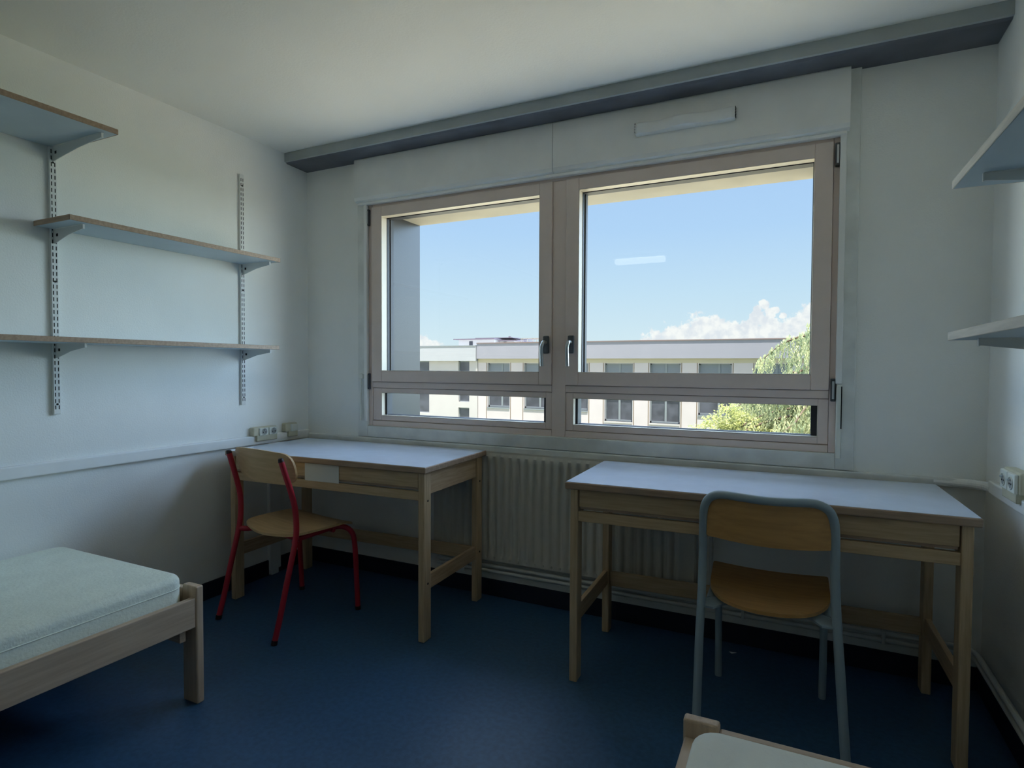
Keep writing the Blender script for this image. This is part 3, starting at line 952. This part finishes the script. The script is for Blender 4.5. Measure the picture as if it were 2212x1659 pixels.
for x, s in ((2.392, 1), (2.742, -1)):
    b = MB().tube([(x, -0.311, 0.0), (x, -0.318, 0.10), (x, -0.333, 0.28), (x, -0.345, 0.355), (x, -0.372, 0.388), (x, -0.43, 0.398), (x, -0.52, 0.397), (x, -0.60, 0.394)], 0.0125, 14, sub=4)
    obj('front_leg', b, m_greytube, gc, smooth=True)
    ex = 2.374 if s > 0 else 2.761
    b = MB().poly([(ex, -0.660, 0.390), (ex, -0.625, 0.402), (x + s * 0.045, -0.585, 0.404), (x + s * 0.06, -0.630, 0.402), (x + s * 0.02, -0.668, 0.392)], (0, 0, 0.006))
    b.tube([(ex, -0.645, 0.395), (x + s * 0.02, -0.615, 0.397), (x + s * 0.06, -0.60, 0.397)], 0.009, 10, sub=3)
    obj('seat_bracket', b, m_steel_grey if False else m_greytube, gc, smooth=True)
ol = densify(rounded([(2.372, -0.335), (2.752, -0.335), (2.752, -0.555), (2.695, -0.675), (2.573, -0.712), (2.440, -0.675), (2.385, -0.555)], [0.015, 0.015, 0.10, 0.12, 0.16, 0.12, 0.10]), 0.02)


def gseat(x, y, t):
    u = (x - 2.565) / 0.19
    v = (y + 0.53) / 0.19
    z = 0.418 - 0.012 * (1 - u * u) * (1 - 0.2 * v) + 0.016 * max(0, v) + 0.012 * max(0, -v) ** 2
    return (x, y, z + t)


obj('seat', MB().plate(ol, gseat, 0.011, 8), m_plyo, gc, smooth=True)
bo = densify(rounded([(2.384, 0.624), (2.744, 0.622), (2.742, 0.755), (2.388, 0.755)], [0.004, 0.004, 0.045, 0.045]), 0.02)


def gback(x, z, t):
    u = max(-1, min(1, (x - 2.565) / 0.19))
    y = -0.672 + 0.034 * u * u + (0.03 * (0.76 - z) / 0.14) * (1 - u * u) * 0.3
    zz = z - 0.010 * (1 - u * u) * (1 if z < 0.69 else 0)
    return (x, y + t, zz)


gb = obj('backrest', MB().plate(bo, gback, 0.009, 8), m_plyo, gc, smooth=True)

# ================================================================ beds
def bed(name, label, x0, x1, near, yf=-1.290):
    """x0..x1 width, foot end towards the window; near = x of the free long side"""
    t = thing(name, label, 'bed', ((x0 + x1) / 2, -2.3, 0), 0, 'bed frames')
    yh = yf - 2.04
    for x, s in ((x0, 1), (x1, -1)):
        for y, hh in ((yf - 0.028, 0.410), (yh, 0.62)):
            lo, hi = sorted((x, x + s * 0.075))
            obj('leg', MB().box(lo, hi, y, y + 0.028, 0.0, hh, 0.006, 3), m_bedz, t)
    obj('foot_board', MB().box(x0 + 0.075, x1 - 0.075, yf - 0.026, yf - 0.004, 0.290, 0.396, 0.004), m_edge_bedx, t)
    obj('head_board', MB().box(x0 + 0.075, x1 - 0.075, yh + 0.004, yh + 0.026, 0.290, 0.60, 0.004), m_edge_bedx, t)
    for x in (x0 + 0.004, x1 - 0.026):
        obj('side_rail', MB().box(x, x + 0.022, yh + 0.028, yf - 0.028, 0.270, 0.372, 0.003), m_bed, t)
    b = MB()
    for k in range(14):
        y = yh + 0.10 + k * 0.138
        b.box(x0 + 0.028, x1 - 0.028, y, y + 0.07, 0.286, 0.302)
    obj('slats', b, m_edge_bedx, t)
    for y in (yf - 0.07, yh + 0.05):
        obj('cross_rail', MB().box(x0 + 0.028, x1 - 0.028, y, y + 0.022, 0.225, 0.285, .002), m_edge_bedx, t)
    return t


def mattress(name, label, x0, x1, y0, y1, z0, z1, r=0.028, seam=None, mt=None):
    mt = mt or m_mat
    t = thing(name, label, 'mattress', ((x0 + x1) / 2, (y0 + y1) / 2, z0))
    b = bmesh.new()
    bmesh.ops.create_cube(b, size=1)
    bmesh.ops.scale(b, vec=(x1 - x0, y1 - y0, z1 - z0), verts=b.verts)
    ve = [e for e in b.edges if abs(e.verts[0].co.z - e.verts[1].co.z) > 0.01]
    bmesh.ops.bevel(b, geom=ve, offset=0.055, segments=6, affect='EDGES', profile=0.5)
    he = [e for e in b.edges if abs(e.verts[0].co.z - e.verts[1].co.z) < 1e-5 and len(e.link_faces) == 2 and
          abs(abs(e.link_faces[0].normal.z) - abs(e.link_faces[1].normal.z)) > 0.5]
    bmesh.ops.bevel(b, geom=he, offset=r, segments=5, affect='EDGES', profile=0.5)
    bmesh.ops.translate(b, vec=((x0 + x1) / 2, (y0 + y1) / 2, (z0 + z1) / 2), verts=b.verts)
    mb = MB()
    mb._add(b)
    obj('cover', mb, mt, t, smooth=True)
    zz = seam or (z0 + z1) / 2
    c = 0.055
    o_ = []
    for (cx, cy, a0) in ((x1 - c, y1 - c, 0), (x0 + c, y1 - c, 90), (x0 + c, y0 + c, 180), (x1 - c, y0 + c, 270)):
        for k in range(7):
            a = math.radians(a0 + k * 15)
            o_.append((cx + c * math.cos(a), cy + c * math.sin(a), zz))
    o_.append(o_[0])
    obj('piping', MB().tube(o_, 0.0022, 6), mt, t, smooth=True)
    return t


m_edge_bedx = mat('pale_bed_wood_across', (0.60, 0.45, 0.32), 0.5, 0.4, col2=(0.49, 0.36, 0.25), noise_scale=6, stretch=(1, 14, 14))
bed('bed', 'pale wooden bed frame against the wall with the three shelves, under the thick mattress', 0.003, 0.800, 0.8)
bed('bed.001', 'pale wooden bed frame whose corner post pokes in at the bottom picture edge', 2.432, W - 0.055, 2.43, -1.320)
mattress('mattress', 'thick pale green-white mattress on the bed by the shelf wall', 0.012, 0.765, -3.29, -1.328, 0.303, 0.455, 0.026, 0.412)
mattress('mattress.001', 'pale cream mattress on the bed at the bottom edge, only its corner in view', 2.462, W - 0.085, -3.31, -1.362, 0.303, 0.412, 0.012, 0.36, m_mat2)

# ================================================================ outside
m_ground = mat('sunlit_paving', (0.66, 0.56, 0.39), 0.9, 0.1, noise_amt=0.2, noise_scale=0.4)
struct('ground', MB().box(-60, 60, 1.0, 14.0, -3.8, -3.6), m_ground)
m_lawn = mat('lawn', (0.10, 0.16, 0.05), 0.95, 0.1, noise_amt=0.3, noise_scale=1)
struct('lawn', MB().box(-60, 60, 14.0, 80, -3.8, -3.6), m_lawn)
m_fac = mat('facade_render', (0.46, 0.415, 0.435), 0.8, 0.2, noise_amt=0.05, noise_scale=1.2)
m_facw = mat('facade_white', (0.42, 0.395, 0.405), 0.8, 0.2, noise_amt=0.04, noise_scale=1.5)
m_par = mat('parapet_metal', (0.225, 0.225, 0.27), 0.6, 0.3, noise_amt=0.04, noise_scale=1)
m_parw = mat('parapet_white', (0.31, 0.32, 0.355), 0.6, 0.3, noise_amt=0.03, noise_scale=1)
m_capm = mat('parapet_capping', (0.16, 0.12, 0.12), 0.6, 0.3)
m_band = mat('cream_band', (0.40, 0.36, 0.28), 0.8, 0.2)
m_joint = mat('tan_joint', (0.16, 0.12, 0.085), 0.8, 0.2)
m_wfr = mat('grey_blue_window_frame', (0.17, 0.19, 0.215), 0.5, 0.4)
m_pane = mat('facade_pane', (0.075, 0.078, 0.10), 0.12, 0.6, noise_amt=0.5, noise_scale=2.5)
m_panel = mat('facade_blind', (0.15, 0.17, 0.205), 0.5, 0.3)
YF = 20.0
bd = thing('apartment_building', 'long pale three-storey block across the way with a lilac-grey parapet', 'building', (0, YF, -3.6))
wins = []     # x0, x1, z0, z1, kind
rowF = [(-9.53, -8.45, 'B'), (-7.77, -6.64, 'B'), (-5.95, -4.93, 'B'), (-4.245, -3.11, 'F'), (-2.445, -1.30, 'F'), (-0.645, 0.517, 'B'), (1.30, 2.42, 'B'), (3.1, 4.2, 'F'), (4.9, 6.0, 'F')]
for x0, x1, k in rowF:
    z0 = -0.985 if k == 'F' else -0.60
    for dz in (0.0, -2.85):
        wins.append((x0, x1, z0 + dz, 1.31 + dz, k))
b = MB()
xs_ = [-10.0] + [v for w_ in rowF for v in (w_[0], w_[1])] + [7.0]
for i in range(0, len(xs_), 2):      # piers
    b.box(xs_[i], xs_[i + 1], YF, YF + 0.3, -3.6, 1.36)
for x0, x1, k in rowF:
    zb = -0.985 if k == 'F' else -0.60
    b.box(x0, x1, YF, YF + 0.3, 1.31, 1.36)
    b.box(x0, x1, YF, YF + 0.3, 1.31 - 2.85, zb)
    b.box(x0, x1, YF, YF + 0.3, -3.6, zb - 2.85)
b.box(-10.0, 7.0, YF + 0.3, YF + 12, -3.6, 1.9)
obj('wall', b, m_fac, bd)
obj('eave_band', MB().box(-10.0, 7.0, YF - 0.01, YF + 0.3, 1.33, 1.52), m_band, bd)
obj('parapet', MB().box(-10.0, 7.0, YF - 0.14, YF + 0.3, 1.50, 2.16), m_par, bd)
obj('capping', MB().box(-10.0, 7.0, YF - 0.17, YF + 0.34, 2.16, 2.20), m_capm, bd)
obj('string_course', MB().box(-10.0, 7.0, YF - 0.03, YF, -1.36, -1.13), m_band, bd)
b = MB()
for x0, x1, k in rowF:
    for x in (x0 - 0.06, x1 + 0.03):
        b.box(x, x + 0.03, YF - 0.004, YF, -1.13, 1.33)
obj('panel_joints', b, m_joint, bd)
random.seed(4)
for x0, x1, z0, z1, k in wins:
    b = MB()
    f = 0.05
    yb = YF + 0.12
    b.box(x0, x0 + f, yb, yb + 0.06, z0, z1).box(x1 - f, x1, yb, yb + 0.06, z0, z1).box(x0, x1, yb, yb + 0.06, z1 - f, z1).box(x0, x1, yb, yb + 0.06, z0, z0 + 0.07)
    xm = x0 + (x1 - x0) * (0.52 if k == 'F' else 0.62)
    b.box(xm - 0.04, xm + 0.04, yb - 0.01, yb + 0.06, z0, z1)
    if k == 'F':
        b.box(x0, x1, yb, yb + 0.06, z0 + 0.86, z0 + 0.93)
    wf = obj('window', b, m_wfr, bd)
    obj('pane', MB().box(x0 + f, x1 - f, yb + 0.03, yb + 0.04, z0 + 0.05, z1 - f), m_pane, wf)
    hb = random.uniform(0.35, 0.55) if k == 'B' else random.uniform(0.05, 0.2)
    obj('blind', MB().box(x0 + f, x1 - f, yb + 0.015, yb + 0.028, z1 - (z1 - z0) * hb - f, z1 - f), m_panel, wf)
    obj('sill', MB().box(x0, x1, YF - 0.03, YF + 0.12, z0 - 0.06, z0), m_facw if k == 'F' else m_wfr, wf)

YW = 19.97
lw = thing('stair_wing', 'white end wing of the block opposite with narrow stacked windows', 'building', (-12, YW, -3.6))
nar = [(-13.50, -12.55), (-10.99, -10.43)]
b = MB()
xs_ = [-17.5, -13.50, -12.55, -10.99, -10.43, -10.02]
for i in range(0, 6, 2):
    b.box(xs_[i], xs_[i + 1], YW, YW + 0.24, -3.6, 1.41)
b.box(-13.50, -12.55, YW, YW + 0.24, -1.30, -0.98).box(-13.50, -12.55, YW, YW + 0.24, -3.6, -4.0)
b.box(-10.99, -10.43, YW, YW + 0.24, -0.68, -0.42).box(-10.99, -10.43, YW, YW + 0.24, -3.6, -2.4)
b.box(-17.5, -10.02, YW + 0.3, YW + 12, -3.6, 1.9)
obj('wall', b, m_facw, lw)
obj('parapet', MB().box(-17.5, -10.02, YW - 0.16, YW + 0.3, 1.40, 2.05), m_parw, lw)
obj('capping', MB().box(-17.5, -10.02, YW - 0.18, YW + 0.34, 2.05, 2.09), m_wfr, lw)
for x0, x1, z0, z1 in ((-13.50, -12.55, -0.98, 1.40), (-13.50, -12.55, -4.0, -1.30), (-10.99, -10.43, -0.42, 1.40), (-10.99, -10.43, -2.4, -0.68)):
    b = MB()
    f = 0.04
    yb = YW + 0.08
    b.box(x0, x0 + f, yb, yb + 0.05, z0, z1).box(x1 - f, x1, yb, yb + 0.05, z0, z1).box(x0, x1, yb, yb + 0.05, z1 - f, z1).box(x0, x1, yb, yb + 0.05, z0, z0 + f)
    wf = obj('window', b, m_wfr, lw)
    obj('pane', MB().box(x0 + f, x1 - f, yb + 0.02, yb + 0.03, z0 + f, z1 - f), m_pane, wf)

# penthouse behind, and a rail frame on the roof
m_pent = mat('penthouse_white', (0.55, 0.55, 0.53), 0.8, 0.2)
m_roofm = mat('mauve_roof_slab', (0.13, 0.11, 0.14), 0.7, 0.3)
ph = thing('penthouse', 'small white rooftop storey with flat overhanging roofs above the wing opposite', 'building', (-12, 24, 1.9))
obj('wall', MB().box(-13.4, -11.3, 24, 26.5, 1.91, 2.55), m_pent, ph)
obj('wall', MB().box(-11.29, -10.45, 24.6, 26.5, 1.91, 2.48), m_pent, ph)
obj('roof', MB().box(-13.62, -11.2, 23.8, 26.7, 2.55, 2.60), m_roofm, ph)
obj('roof', MB().box(-12.75, -10.55, 24.6, 27.5, 2.63, 2.67), m_roofm, ph)
obj('roof', MB().box(-11.19, -10.15, 24.2, 26.5, 2.48, 2.52), m_roofm, ph)
obj('window', MB().box(-12.76, -12.56, 23.98, 24.01, 2.25, 2.47), m_pane, ph)
obj('window', MB().box(-11.05, -10.9, 24.58, 24.61, 2.25, 2.44), m_pane, ph)
obj('window', MB().box(-10.62, -10.55, 24.58, 24.61, 2.28, 2.40), m_pane, ph)
obj('vent_pipe', MB().tube([(-10.90, 25.0, 2.66), (-10.90, 25.0, 2.74)], 0.07, 10), m_roofm, ph)
m_railm = mat('rail_grey', (0.24, 0.22, 0.19), 0.6, 0.3)
rf = thing('roof_rail_frame', 'spindly pale rail frame standing on the roof opposite, beside the window handle', 'rail frame', (-9.3, 24, 1.9))
for x in (-9.80, -9.70, -9.45, -9.15, -8.95, -8.6, -8.3):
    obj('post', MB().box(x, x + 0.025, 24, 24.03, 1.91, 2.56), m_railm, rf)
obj('top_rail', MB().box(-9.82, -8.25, 24, 24.03, 2.54, 2.58), m_railm, rf)
obj('top_rail', MB().box(-9.70, -8.25, 25, 25.03, 2.56, 2.60), m_railm, rf)
obj('roof_edge', MB().box(-10.1, -8.0, 23.95, 24.2, 2.28, 2.31), m_roofm, rf)

# trees
m_cedar = mat('cedar_needles', (0.20, 0.25, 0.14), 0.8, 0.2, col2=(0.58, 0.58, 0.33), noise_scale=2.2)  # shadow and highlight tones of the boughs mixed into the needle colour
m_maple = mat('bright_leaves', (0.36, 0.38, 0.13), 0.7, 0.2, col2=(0.50, 0.50, 0.24), noise_scale=3.0)
m_bark = mat('bark', (0.16, 0.12, 0.09), 0.9, 0.1, noise_amt=0.4, noise_scale=8)
for mm in (m_cedar, m_maple):       # leaves let some sunlight through
    p = mm.node_tree.nodes['Principled BSDF']
    tl = mm.node_tree.nodes.new('ShaderNodeBsdfTranslucent')
    ms = mm.node_tree.nodes.new('ShaderNodeMixShader')
    ms.inputs[0].default_value = 0.35
    src = p.inputs['Base Color'].links[0].from_socket
    mm.node_tree.links.new(src, tl.inputs[0])
    o_ = mm.node_tree.nodes['Material Output']
    mm.node_tree.links.new(p.outputs[0], ms.inputs[1])
    mm.node_tree.links.new(tl.outputs[0], ms.inputs[2])
    mm.node_tree.links.new(ms.outputs[0], o_.inputs[0])


def leaf(vs_, fs_, c, size, rnd, down=0.0):
    a = Vector((rnd.uniform(-1, 1), rnd.uniform(-1, 1), rnd.uniform(-1, 1) - down)).normalized()
    u = a.cross(Vector((rnd.uniform(-1, 1), rnd.uniform(-1, 1), rnd.uniform(-1, 1)))).normalized()
    k = len(vs_)
    vs_ += [c - a * size, c + u * size * 0.45, c + a * size, c - u * size * 0.45]
    fs_.append((k, k + 1, k + 2, k + 3))


def foliage(name, vs_, fs_, m_, parent):
    me = bpy.data.meshes.new(name)
    o0 = ORIG[parent.name]
    me.from_pydata([v - o0 for v in vs_], [], fs_)
    me.materials.append(m_)
    o = bpy.data.objects.new(name, me)
    COL.objects.link(o)
    o.parent = parent
    return o


rnd = random.Random(11)
TC = Vector((4.0, 13.5, 0))
cedar = thing('weeping_cedar', 'weeping cedar with hanging grey-green boughs at the window\'s edge, before the building', 'tree', (TC.x, TC.y, -3.6))
tb = MB()
tb.tube([(TC.x, TC.y, -3.6), (TC.x - 0.1, TC.y, -3), (TC.x, TC.y, 0.5), (TC.x, TC.y, 2.2)], 0.35, 12, r_end=0.10, sub=4)
obj('trunk', tb, m_bark, cedar, smooth=True)
vs_, fs_ = [], []
bb = MB()
NB = 84
for i in range(NB):
    ang = rnd.uniform(0, 2 * math.pi) if i % 2 else rnd.uniform(math.pi * 0.80, math.pi * 1.65)
    tier = rnd.random()
    z0 = 2.22 - 4.3 * tier
    reach = 1.75 + 2.0 * min(1.0, tier * 1.5) + rnd.uniform(-0.35, 0.25)
    d_ = Vector((math.cos(ang), math.sin(ang), 0))
    pts = []
    for k in range(8):
        t = k / 7
        pts.append(TC + d_ * reach * t + Vector((0, 0, z0 + 0.30 * math.sin(t * 2.2) - 0.75 * t ** 3)))
    bb.tube(pts, 0.05, 6, r_end=0.012, sub=2)
    side = Vector((-d_.y, d_.x, 0))
    cp = catmull(pts, 4)
    for j, p in enumerate(cp):
        t = j / (len(cp) - 1)
        if t < 0.25:
            continue
        for s in range(4):
            q = p + side * rnd.gauss(0, 0.17) + d_ * rnd.uniform(-0.05, 0.1) + Vector((0, 0, rnd.uniform(-0.06, 0.08)))
            ln = rnd.uniform(0.25, 0.85) * (0.6 + 0.5 * t)
            m_n = int(ln / 0.032)
            sway = Vector((rnd.uniform(-0.12, 0.12), rnd.uniform(-0.12, 0.12), 0)) + d_ * 0.1
            for c_ in range(m_n):
                f_ = c_ / m_n
                pp = q + sway * math.sin(f_ * 1.5) + Vector((0, 0, -ln * f_))
                for _ in range(2):
                    leaf(vs_, fs_, pp + Vector((rnd.gauss(0, .014), rnd.gauss(0, .014), 0)), 0.036 * (1.1 - 0.5 * f_), rnd, 2.2)
obj('boughs', bb, m_bark, cedar, smooth=True)
fo = foliage('foliage', vs_, fs_, m_cedar, cedar)

MC = Vector((1.22, 12.0, -1.2))
maple = thing('leafy_tree', 'bright yellow-green leafy treetop seen through the low pane in front of the cedar', 'tree', (MC.x, MC.y, -3.6))
tb = MB()
tb.tube([(MC.x, MC.y, -3.6), (MC.x + .05, MC.y, -4), (MC.x, MC.y, -1.4)], 0.14, 10, r_end=0.06, sub=3)
for i in range(14):
    a = rnd.uniform(0, 6.28)
    tb.tube([(MC.x, MC.y, -2.2 + rnd.uniform(-0.6, 0.7)), (MC.x + 0.5 * math.cos(a), MC.y + 0.5 * math.sin(a), -1.3), (MC.x + 0.95 * math.cos(a), MC.y + 0.8 * math.sin(a), -0.7 + rnd.uniform(-.4, .4))],
            0.03, 6, r_end=0.008, sub=2)
obj('trunk', tb, m_bark, maple, smooth=True)
vs_, fs_ = [], []
clumps = [(MC.x + 0.0, MC.y, 0.00, 0.34), (MC.x - 0.35, MC.y, -0.30, 0.36), (MC.x + 0.40, MC.y, -0.25, 0.4), (MC.x - 0.75, MC.y - .1, -0.55, 0.34), (MC.x + 0.8, MC.y, -0.6, 0.42),
          (MC.x, MC.y, -0.75, 0.6), (MC.x - 0.9, MC.y, -1.1, 0.5), (MC.x + 1.1, MC.y, -1.1, 0.5), (MC.x, MC.y + .6, -0.9, 0.7), (MC.x, MC.y - .6, -1.3, 0.7),
          (MC.x - 1.62, MC.y, -0.80, 0.13), (MC.x - 1.40, MC.y, -0.80, 0.16), (MC.x - 1.15, MC.y, -0.75, 0.12), (MC.x - 1.45, MC.y, -1.15, 0.4)]
for cx_, cy_, cz_, r_ in clumps:
    for i in range(int(5200 * r_ * r_) + 40):
        v = Vector((rnd.gauss(0, 1), rnd.gauss(0, 1), rnd.gauss(0, 1))).normalized() * r_ * rnd.uniform(0.55, 1.08)
        leaf(vs_, fs_, Vector((cx_, cy_, cz_)) + v, 0.038, rnd)
foliage('foliage', vs_, fs_, m_maple, maple)
